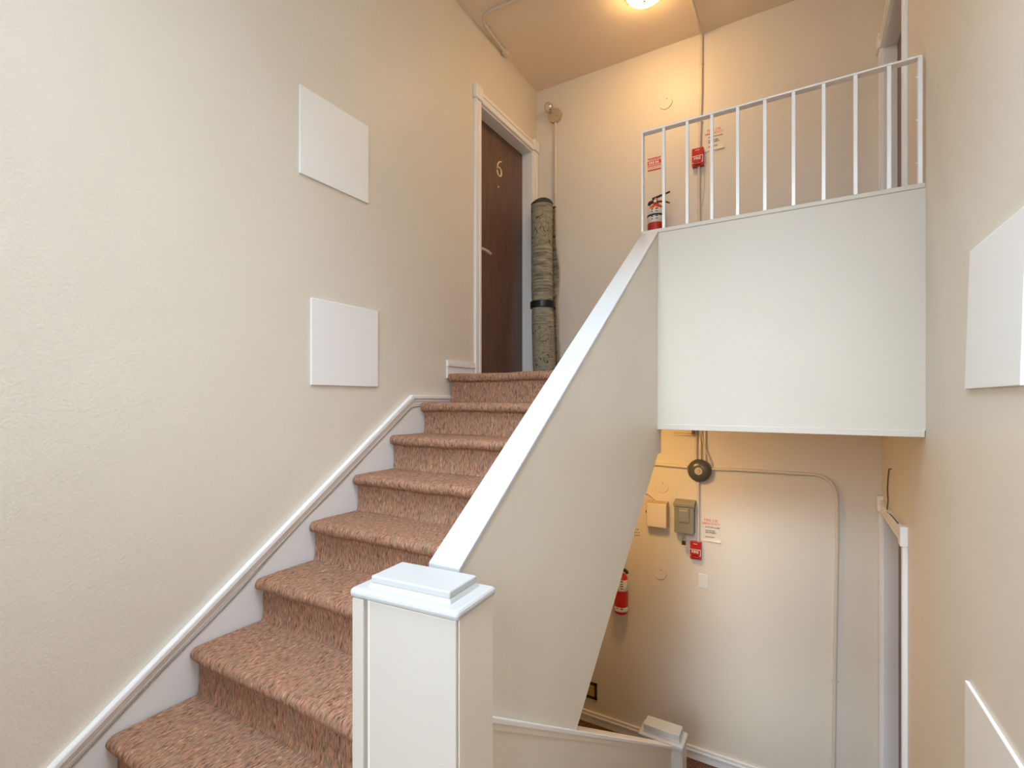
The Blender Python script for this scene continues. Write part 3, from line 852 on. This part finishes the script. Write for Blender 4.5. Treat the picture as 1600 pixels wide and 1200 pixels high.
# ------------------------------------------------------------------ fire pull stations
def pull_station(x0, x1, z0, z1, label, red='red'):
    cx = (x0 + x1) / 2; w = x1 - x0; h = z1 - z0
    t = thing('pull_station', (cx, YB, z0), label, 'fire alarm')
    yf = YB - 0.040
    b = obj('body', MB().box(x0, x1, yf, YB, z0, z1), red, t, bevel=0.003)
    obj('white_line', MB().box(x0 + 0.002, x1 - 0.002, yf - 0.001, yf, z0 + h * 0.545, z0 + h * 0.575), 'white', b)
    obj('white_line', MB().box(x0 + 0.002, x0 + 0.012, yf - 0.001, yf, z0 + h * 0.19, z0 + h * 0.215), 'white', b)
    obj('white_line', MB().box(x1 - 0.016, x1 - 0.002, yf - 0.001, yf, z0 + h * 0.19, z0 + h * 0.215), 'white', b)
    obj('white_line', MB().box(x1 - 0.007, x1 - 0.003, yf - 0.001, yf, z0 + h * 0.19, z0 + h * 0.575), 'white', b)
    obj('pull_bar', MB().box(x0 + 0.014, x1 - 0.018, yf - 0.010, yf, z0 + h * 0.07, z0 + h * 0.17), red, t, bevel=0.003)
    obj('slot', MB().box(x0 + 0.014, x1 - 0.018, yf - 0.001, yf, z0 + h * 0.17, z0 + h * 0.22), 'black', t)
    text('lettering', 'FIRE', 0.030, (cx - 0.003, yf - 0.001, z0 + h * 0.42), BACK, 'white', b, bold=0.0006)
    obj('small_print', MB().box(cx - 0.017, cx + 0.014, yf - 0.0008, yf, z0 + h * 0.865, z0 + h * 0.895), 'label', b)
    return t
pull_station(-0.803, -0.714, 1.893, 2.040, 'red fire alarm pull station behind the balcony railing')
pull_station(-0.818, -0.731, -1.296, -1.157, 'red fire alarm pull station on the lower back wall above the blank plate')

# ------------------------------------------------------------------ notices
def notice(x0, x1, z0, z1, label, curl=0.012):
    t = thing('notice', ((x0 + x1) / 2, YB, z0), label, 'notice')
    w, h = x1 - x0, z1 - z0
    vs = []; fs = []
    for k in range(11):
        v = k / 10
        dy = curl * max(0, (0.14 - v) / 0.14) ** 1.5
        for (x, s) in ((x0, 0.3), (x1, 1.0)):
            vs.append((x, YB - 0.0012 - dy * s, z0 + h * v + dy * 0.3)); vs.append((x, YB - 0.0004 - dy * s, z0 + h * v + dy * 0.3))
    for k in range(10):
        a = 4 * k
        fs += [(a, a + 2, a + 6, a + 4), (a + 1, a + 5, a + 7, a + 3), (a, a + 4, a + 5, a + 1), (a + 2, a + 3, a + 7, a + 6)]
    fs += [(0, 1, 3, 2), (40, 42, 43, 41)]
    obj('sheet', MB().add(vs, fs), 'paper', t)
    y = YB - 0.0017
    cx = (x0 + x1) / 2
    text('lettering', 'FIRE OR', 0.030, (cx - 0.002, y, z0 + h * 0.905), BACK, 'orange_print', t, bold=0.0005)
    text('lettering', 'EMERGENCY', 0.024, (cx - 0.002, y, z0 + h * 0.77), BACK, 'orange_print', t, bold=0.0003)
    for n, (s, f) in enumerate((('ACTIVATE ALARM', 0.62), ('PHONE FIRE', 0.47), ('DEPARTMENT', 0.39), ('EVACUATE', 0.20))):
        text('lettering', s, 0.0135, (x0 + w * 0.20, y, z0 + h * f), BACK, 'dark', t, 'LEFT', bold=0.0003)
        if n != 2:
            text('lettering', str({0: 1, 1: 2, 3: 3}[n]), 0.0135, (x0 + w * 0.10, y, z0 + h * f), BACK, 'orange_print', t, 'LEFT')
    return t
notice(-0.712, -0.564, 2.004, 2.188, 'white fire instruction notice pinned behind the balcony railing', 0.010)
notice(-0.735, -0.587, -1.150, -0.960, 'white fire instruction notice on the lower back wall beside the grey box', 0.016)
sg = thing('warning_sign', (-1.117, YB, 1.958), 'small red and white warning sign above the upper fire extinguisher', 'sign')
obj('plate', MB().box(-1.174, -1.060, YB - 0.002, YB, 1.958, 2.066), 'label', sg)
for z0_, z1_ in ((2.0585, 2.066), (2.008, 2.040), (1.993, 2.001), (1.980, 1.984), (1.958, 1.968)):
    obj('red_band', MB().box(-1.174, -1.060, YB - 0.0026, YB - 0.002, z0_, z1_), 'red_print', sg)
text('lettering', 'WARNING', 0.0215, (-1.117, YB - 0.0026, 2.049), BACK, 'red_print', sg, bold=0.0004)
for xa, xb in ((-1.163, -1.150), (-1.146, -1.134), (-1.130, -1.117), (-1.108, -1.096), (-1.092, -1.079)):
    obj('print', MB().box(xa, xb, YB - 0.0031, YB - 0.0026, 2.014, 2.034), 'label', sg)
sg2 = thing('notice', (-1.33, YB, -1.26), 'pale notice with black writing, mostly hidden behind the sloping stair wall', 'notice')
obj('sheet', MB().box(-1.43, -1.225, YB - 0.0015, YB, -1.27, -1.03), 'wall', sg2)
for k, (xa, xb) in enumerate(((-1.40, -1.246), (-1.41, -1.240), (-1.39, -1.244))):
    zz = -1.135 - 0.026 * k
    x = xa
    while x < xb - 0.01:                       # unreadable black scrawl, stroke by stroke
        obj('print', MB().add([(x, YB - 0.0022, zz), (x + 0.006, YB - 0.0022, zz), (x + 0.014, YB - 0.0022, zz + 0.013), (x + 0.008, YB - 0.0022, zz + 0.013),
                               (x, YB - 0.0015, zz), (x + 0.006, YB - 0.0015, zz), (x + 0.014, YB - 0.0015, zz + 0.013), (x + 0.008, YB - 0.0015, zz + 0.013)],
                              [(0, 1, 2, 3), (7, 6, 5, 4), (0, 4, 5, 1), (1, 5, 6, 2), (2, 6, 7, 3), (3, 7, 4, 0)]), 'dark', sg2)
        x += 0.017

# ------------------------------------------------------------------ fire extinguishers
def extinguisher(cx, zb, r, label, bands, strap, hs=1):
    """base at zb against the back wall; bands = label zones (z0, z1) above the base"""
    cy = YB - r - 0.022
    t = thing('fire_extinguisher', (cx, cy, zb), label, 'fire extinguisher')
    body = obj('cylinder', MB().lathe([(r * 0.80, 0), (r * 0.97, 0.006), (r, 0.014), (r, 0.285), (r * 0.97, 0.305), (r * 0.80, 0.328), (r * 0.48, 0.343), (r * 0.34, 0.348), (r * 0.34, 0.356)], (cx, cy, zb), 'z', 28), 'red', t, smooth=True)
    for a, b in bands:
        l = obj('label', MB().lathe([(r + 0.0004, a), (r + 0.0010, a + 0.001), (r + 0.0010, b - 0.001), (r + 0.0004, b)], (cx, cy, zb), 'z', 28), 'label', body, smooth=True)
        n = max(1, int((b - a) / 0.022))
        for k in range(n):
            zz = zb + b - 0.014 - k * 0.020
            for (o_, w_) in ((-0.024, 0.018), (0.012, 0.022)):
                a0, a1 = (o_) / r, (o_ + w_) / r
                vs = []; 
                for q in range(5):
                    an = -math.pi / 2 + a0 + (a1 - a0) * q / 4
                    for rr in (r + 0.0011, r + 0.0017):
                        for dz in (0, 0.006 if k % 2 else 0.009):
                            vs.append((cx + rr * math.cos(an), cy + rr * math.sin(an), zz + dz))
                fs = []
                for q in range(4):
                    e = 4 * q
                    fs += [(e + 2, e + 6, e + 7, e + 3), (e, e + 1, e + 5, e + 4), (e, e + 4, e + 6, e + 2), (e + 1, e + 3, e + 7, e + 5)]
                fs += [(0, 2, 3, 1), (16, 17, 19, 18)]
                obj('print', MB().add(vs, fs), 'dark', l)
    if strap:
        obj('strap', MB().lathe([(r + 0.001, strap - 0.007), (r + 0.004, strap - 0.006), (r + 0.004, strap + 0.006), (r + 0.001, strap + 0.007)], (cx, cy, zb), 'z', 28), 'black', t, smooth=True)
    zt = zb + 0.352
    v = obj('valve', MB().lathe([(0.020, 0), (0.022, 0.006), (0.020, 0.012), (0.015, 0.016), (0.015, 0.046), (0.010, 0.052)], (cx, cy, zt), 'z', 14), 'steel', t, smooth=True)
    obj('gauge', MB().lathe([(0.017, 0.012), (0.017, 0.024), (0.014, 0.026)], (cx, cy, zt + 0.022), '-y', 16), 'red', t, smooth=True)
    obj('gauge_dial', MB().lathe([(0.012, 0.026), (0.012, 0.0268)], (cx, cy, zt + 0.022), '-y', 16), 'white', t)
    obj('hose_nozzle', MB().tube([(cx - hs * 0.010, cy, zt + 0.028), (cx - hs * 0.030, cy - 0.004, zt + 0.027), (cx - hs * 0.050, cy - 0.008, zt + 0.018), (cx - hs * 0.058, cy - 0.010, zt + 0.000)], [0.012, 0.014, 0.015, 0.012], 10), 'black', t, smooth=True)
    obj('lever', MB().add([(cx - hs * 0.030, cy - 0.011, zt + 0.044), (cx + hs * 0.115, cy - 0.008, zt + 0.078), (cx + hs * 0.115, cy + 0.008, zt + 0.078), (cx - hs * 0.030, cy + 0.011, zt + 0.044),
                           (cx - hs * 0.030, cy - 0.011, zt + 0.058), (cx + hs * 0.115, cy - 0.008, zt + 0.090), (cx + hs * 0.115, cy + 0.008, zt + 0.090), (cx - hs * 0.030, cy + 0.011, zt + 0.058)],
                          [(0, 3, 2, 1), (4, 5, 6, 7), (0, 1, 5, 4), (1, 2, 6, 5), (2, 3, 7, 6), (3, 0, 4, 7)]), 'black', t, bevel=0.003)
    obj('carry_handle', MB().tube([(cx, cy, zt + 0.022), (cx + hs * 0.04, cy, zt + 0.020), (cx + hs * 0.08, cy, zt + 0.010), (cx + hs * 0.112, cy, zt - 0.008)], [0.009, 0.009, 0.008, 0.006], 8), 'black', t, smooth=True)
    obj('safety_pin', MB().tube([(cx + 0.005, cy - 0.022, zt + 0.040), (cx + 0.005, cy + 0.022, zt + 0.040)], 0.003, 6), 'steel', t)
    obj('bracket', MB().box(cx - r - 0.006, cx - r + 0.006, YB - 0.05, YB, zb + 0.03, zb + 0.255).box(cx - r - 0.006, cx + r * 0.5, YB - 0.019, YB, zb + 0.03, zb + 0.255), 'black', t)
    return t
extinguisher(-1.080, 1.275, 0.068, 'red fire extinguisher with white labels behind the balcony railing', ((0.188, 0.246), (0.254, 0.306)), 0.250)
extinguisher(-1.382, -1.850, 0.058, 'red fire extinguisher on the lower back wall, half hidden by the stair wall', ((0.028, 0.066), (0.205, 0.300)), None, hs=-1)

# ------------------------------------------------------------------ round and rectangular blank plates
def round_plate(cx, cz, r, label):
    t = thing('cover_plate', (cx, YB, cz - r), label, 'cover plate', 'round painted cover plates')
    obj('disc', MB().lathe([(r, 0), (r, 0.005), (r * 0.97, 0.007)], (cx, YB, cz), '-y', 32), 'wall', t, smooth=True)
    obj('screw', MB().lathe([(0.0045, 0.007), (0.004, 0.0085)], (cx + 0.012, YB, cz + r * 0.45), '-y', 8), 'wire', t)
round_plate(-1.022, 2.508, 0.058, 'round painted cover plate above the railing end post')
round_plate(-1.054, -0.735, 0.056, 'round painted cover plate above the white cabinet box')
round_plate(-1.070, -1.468, 0.058, 'round painted cover plate below the white cabinet box')
bp = thing('blank_plate', (-0.720, YB, -1.535), 'rectangular white blank switch plate below the red pull station', 'switch plate')
obj('plate', MB().box(-0.756, -0.685, YB - 0.006, YB, -1.535, -1.418), 'white', bp, bevel=0.003)
for z in (-1.437, -1.516):
    obj('screw', MB().lathe([(0.0035, 0.006), (0.0035, 0.0075)], (-0.7205, YB, z), '-y', 8), 'paper', bp)

# ------------------------------------------------------------------ bell
bl = thing('alarm_bell', (-0.742, YB, -0.66), 'dark grey round alarm bell with pale centre on the lower back wall', 'bell')
obj('back_box', MB().lathe([(0.050, 0), (0.050, 0.030)], (-0.752, YB, -0.575), '-y', 24), 'bell', bl, smooth=True)
gp = [(0.086, 0.026), (0.092, 0.030), (0.092, 0.036), (0.090, 0.048), (0.082, 0.060), (0.066, 0.070), (0.048, 0.076), (0.036, 0.077)]
gong = obj('gong', MB().lathe(gp, (-0.745, YB, -0.575), '-y', 40), 'bell', bl, smooth=True)
obj('boss', MB().lathe([(0.031, 0.0768), (0.030, 0.079), (0.012, 0.080), (0.010, 0.086), (0.004, 0.087)], (-0.745, YB, -0.575), '-y', 24), 'bell_mid', gong, smooth=True)

# ------------------------------------------------------------------ white cabinet box
wb_ = thing('control_box', (-1.07, YB - 0.05, -1.07), 'square metal box with white cover on the lower back wall', 'box')
obj('body', MB().box(-1.165, -0.995, YB - 0.072, YB, -1.062, -0.858), 'tan_metal', wb_, bevel=0.003)
obj('cover', MB().box(-1.160, -1.000, YB - 0.080, YB - 0.072, -1.068, -0.872), 'pinkish', wb_, bevel=0.003)
obj('latch', MB().lathe([(0.008, 0), (0.008, 0.008), (0.012, 0.009), (0.012, 0.013)], (-1.165, YB - 0.035, -0.955), '-x', 10), 'dark', wb_)
obj('lead', MB().tube([(-1.09, YB - 0.03, -0.858), (-1.10, YB - 0.03, -0.845), (-1.15, YB - 0.02, -0.815), (-1.19, YB - 0.015, -0.80)], 0.004, 6), 'conduit', wb_, smooth=True)

# ------------------------------------------------------------------ grey disconnect box with padlock
gb = thing('electrical_box', (-0.86, YB - 0.05, -1.09), 'grey electrical box with a small window and padlock on the lower back wall', 'electrical box')
obj('body', MB().box(-0.935, -0.782, YB - 0.078, YB, -1.090, -0.862), 'grey_metal', gb, bevel=0.004)
obj('rain_hood', MB().add([(-0.941, YB - 0.086, -0.874), (-0.776, YB - 0.086, -0.874), (-0.776, YB, -0.862), (-0.941, YB, -0.862), (-0.941, YB - 0.086, -0.846), (-0.776, YB - 0.086, -0.846), (-0.776, YB, -0.824), (-0.941, YB, -0.824)],
                          [(0, 3, 2, 1), (4, 5, 6, 7), (0, 1, 5, 4), (1, 2, 6, 5), (2, 3, 7, 6), (3, 0, 4, 7)]), 'grey_metal', gb, bevel=0.003)
wf = obj('window_frame', MB().box(-0.905, -0.815, YB - 0.088, YB - 0.078, -1.000, -0.882), 'grey_metal', gb, bevel=0.004)
obj('window_glass', MB().add([(-0.895, YB - 0.090, -0.990), (-0.825, YB - 0.090, -0.990), (-0.828, YB - 0.096, -0.905), (-0.892, YB - 0.096, -0.905), (-0.895, YB - 0.087, -0.990), (-0.825, YB - 0.087, -0.990), (-0.828, YB - 0.087, -0.893), (-0.892, YB - 0.087, -0.893)],
                             [(0, 1, 2, 3), (4, 7, 6, 5), (0, 4, 5, 1), (1, 5, 6, 2), (2, 6, 7, 3), (3, 7, 4, 0)]), 'window_grey', wf, bevel=0.002)
obj('hasp', MB().box(-0.872, -0.850, YB - 0.070, YB - 0.062, -1.112, -1.0901), 'grey_metal', gb)
pk = thing('padlock', (-0.861, YB - 0.066, -1.185), 'small brass padlock hanging under the grey electrical box', 'padlock')
obj('lock_body', MB().box(-0.876, -0.846, YB - 0.074, YB - 0.056, -1.186, -1.152), 'brown_metal', pk, bevel=0.003)
arc = [(-0.861 + 0.010 * math.cos(a), YB - 0.0655, -1.118 + 0.010 * math.sin(a)) for a in [math.pi * k / 8 for k in range(9)]]
obj('shackle', MB().tube([(-0.851, YB - 0.0655, -1.155)] + arc + [(-0.871, YB - 0.0655, -1.155)], 0.0032, 8), 'steel', pk, smooth=True)

# ------------------------------------------------------------------ heating vent
vt = thing('vent_grille', (-1.70, YB, -2.72), 'small brown vent grille with gold fins low beside the stair wall', 'vent')
x0, x1, z0, z1 = -1.83, -1.632, -2.722, -2.575
m = MB().box(x0, x1, YB - 0.012, YB, z0, z0 + 0.022).box(x0, x1, YB - 0.012, YB, z1 - 0.022, z1).box(x0, x0 + 0.022, YB - 0.012, YB, z0, z1).box(x1 - 0.022, x1, YB - 0.012, YB, z0, z1)
obj('frame', m, 'brown_metal', vt)
obj('backing', MB().box(x0 + 0.02, x1 - 0.02, YB - 0.003, YB, z0 + 0.02, z1 - 0.02), 'black', vt)
s0 = obj('fin', MB().box(x0 + 0.022, x1 - 0.022, YB - 0.010, YB - 0.004, z0 + 0.026, z0 + 0.034), 'gold', vt)
for k in range(1, 8):
    copy_at(s0, 0, 0, 0.0128 * k, vt)

# ------------------------------------------------------------------ stray wire above the lower right door
xw = XR - 0.004
put(obj('wire', MB().tube([(XR - 0.002, 3.80, -0.425), (xw - 0.006, 3.84, -0.43), (xw, 3.93, -0.50), (xw, 3.96, -0.58), (xw, 3.93, -0.64), (xw - 0.012, 3.86, -0.675), (xw - 0.018, 3.80, -0.690), (xw - 0.016, 3.60, -0.678), (xw - 0.014, 3.42, -0.676)], 0.0035, 6), 'wire', smooth=True),
    'thin dark wire looping out of the wall above the lower white door casing', 'wire')
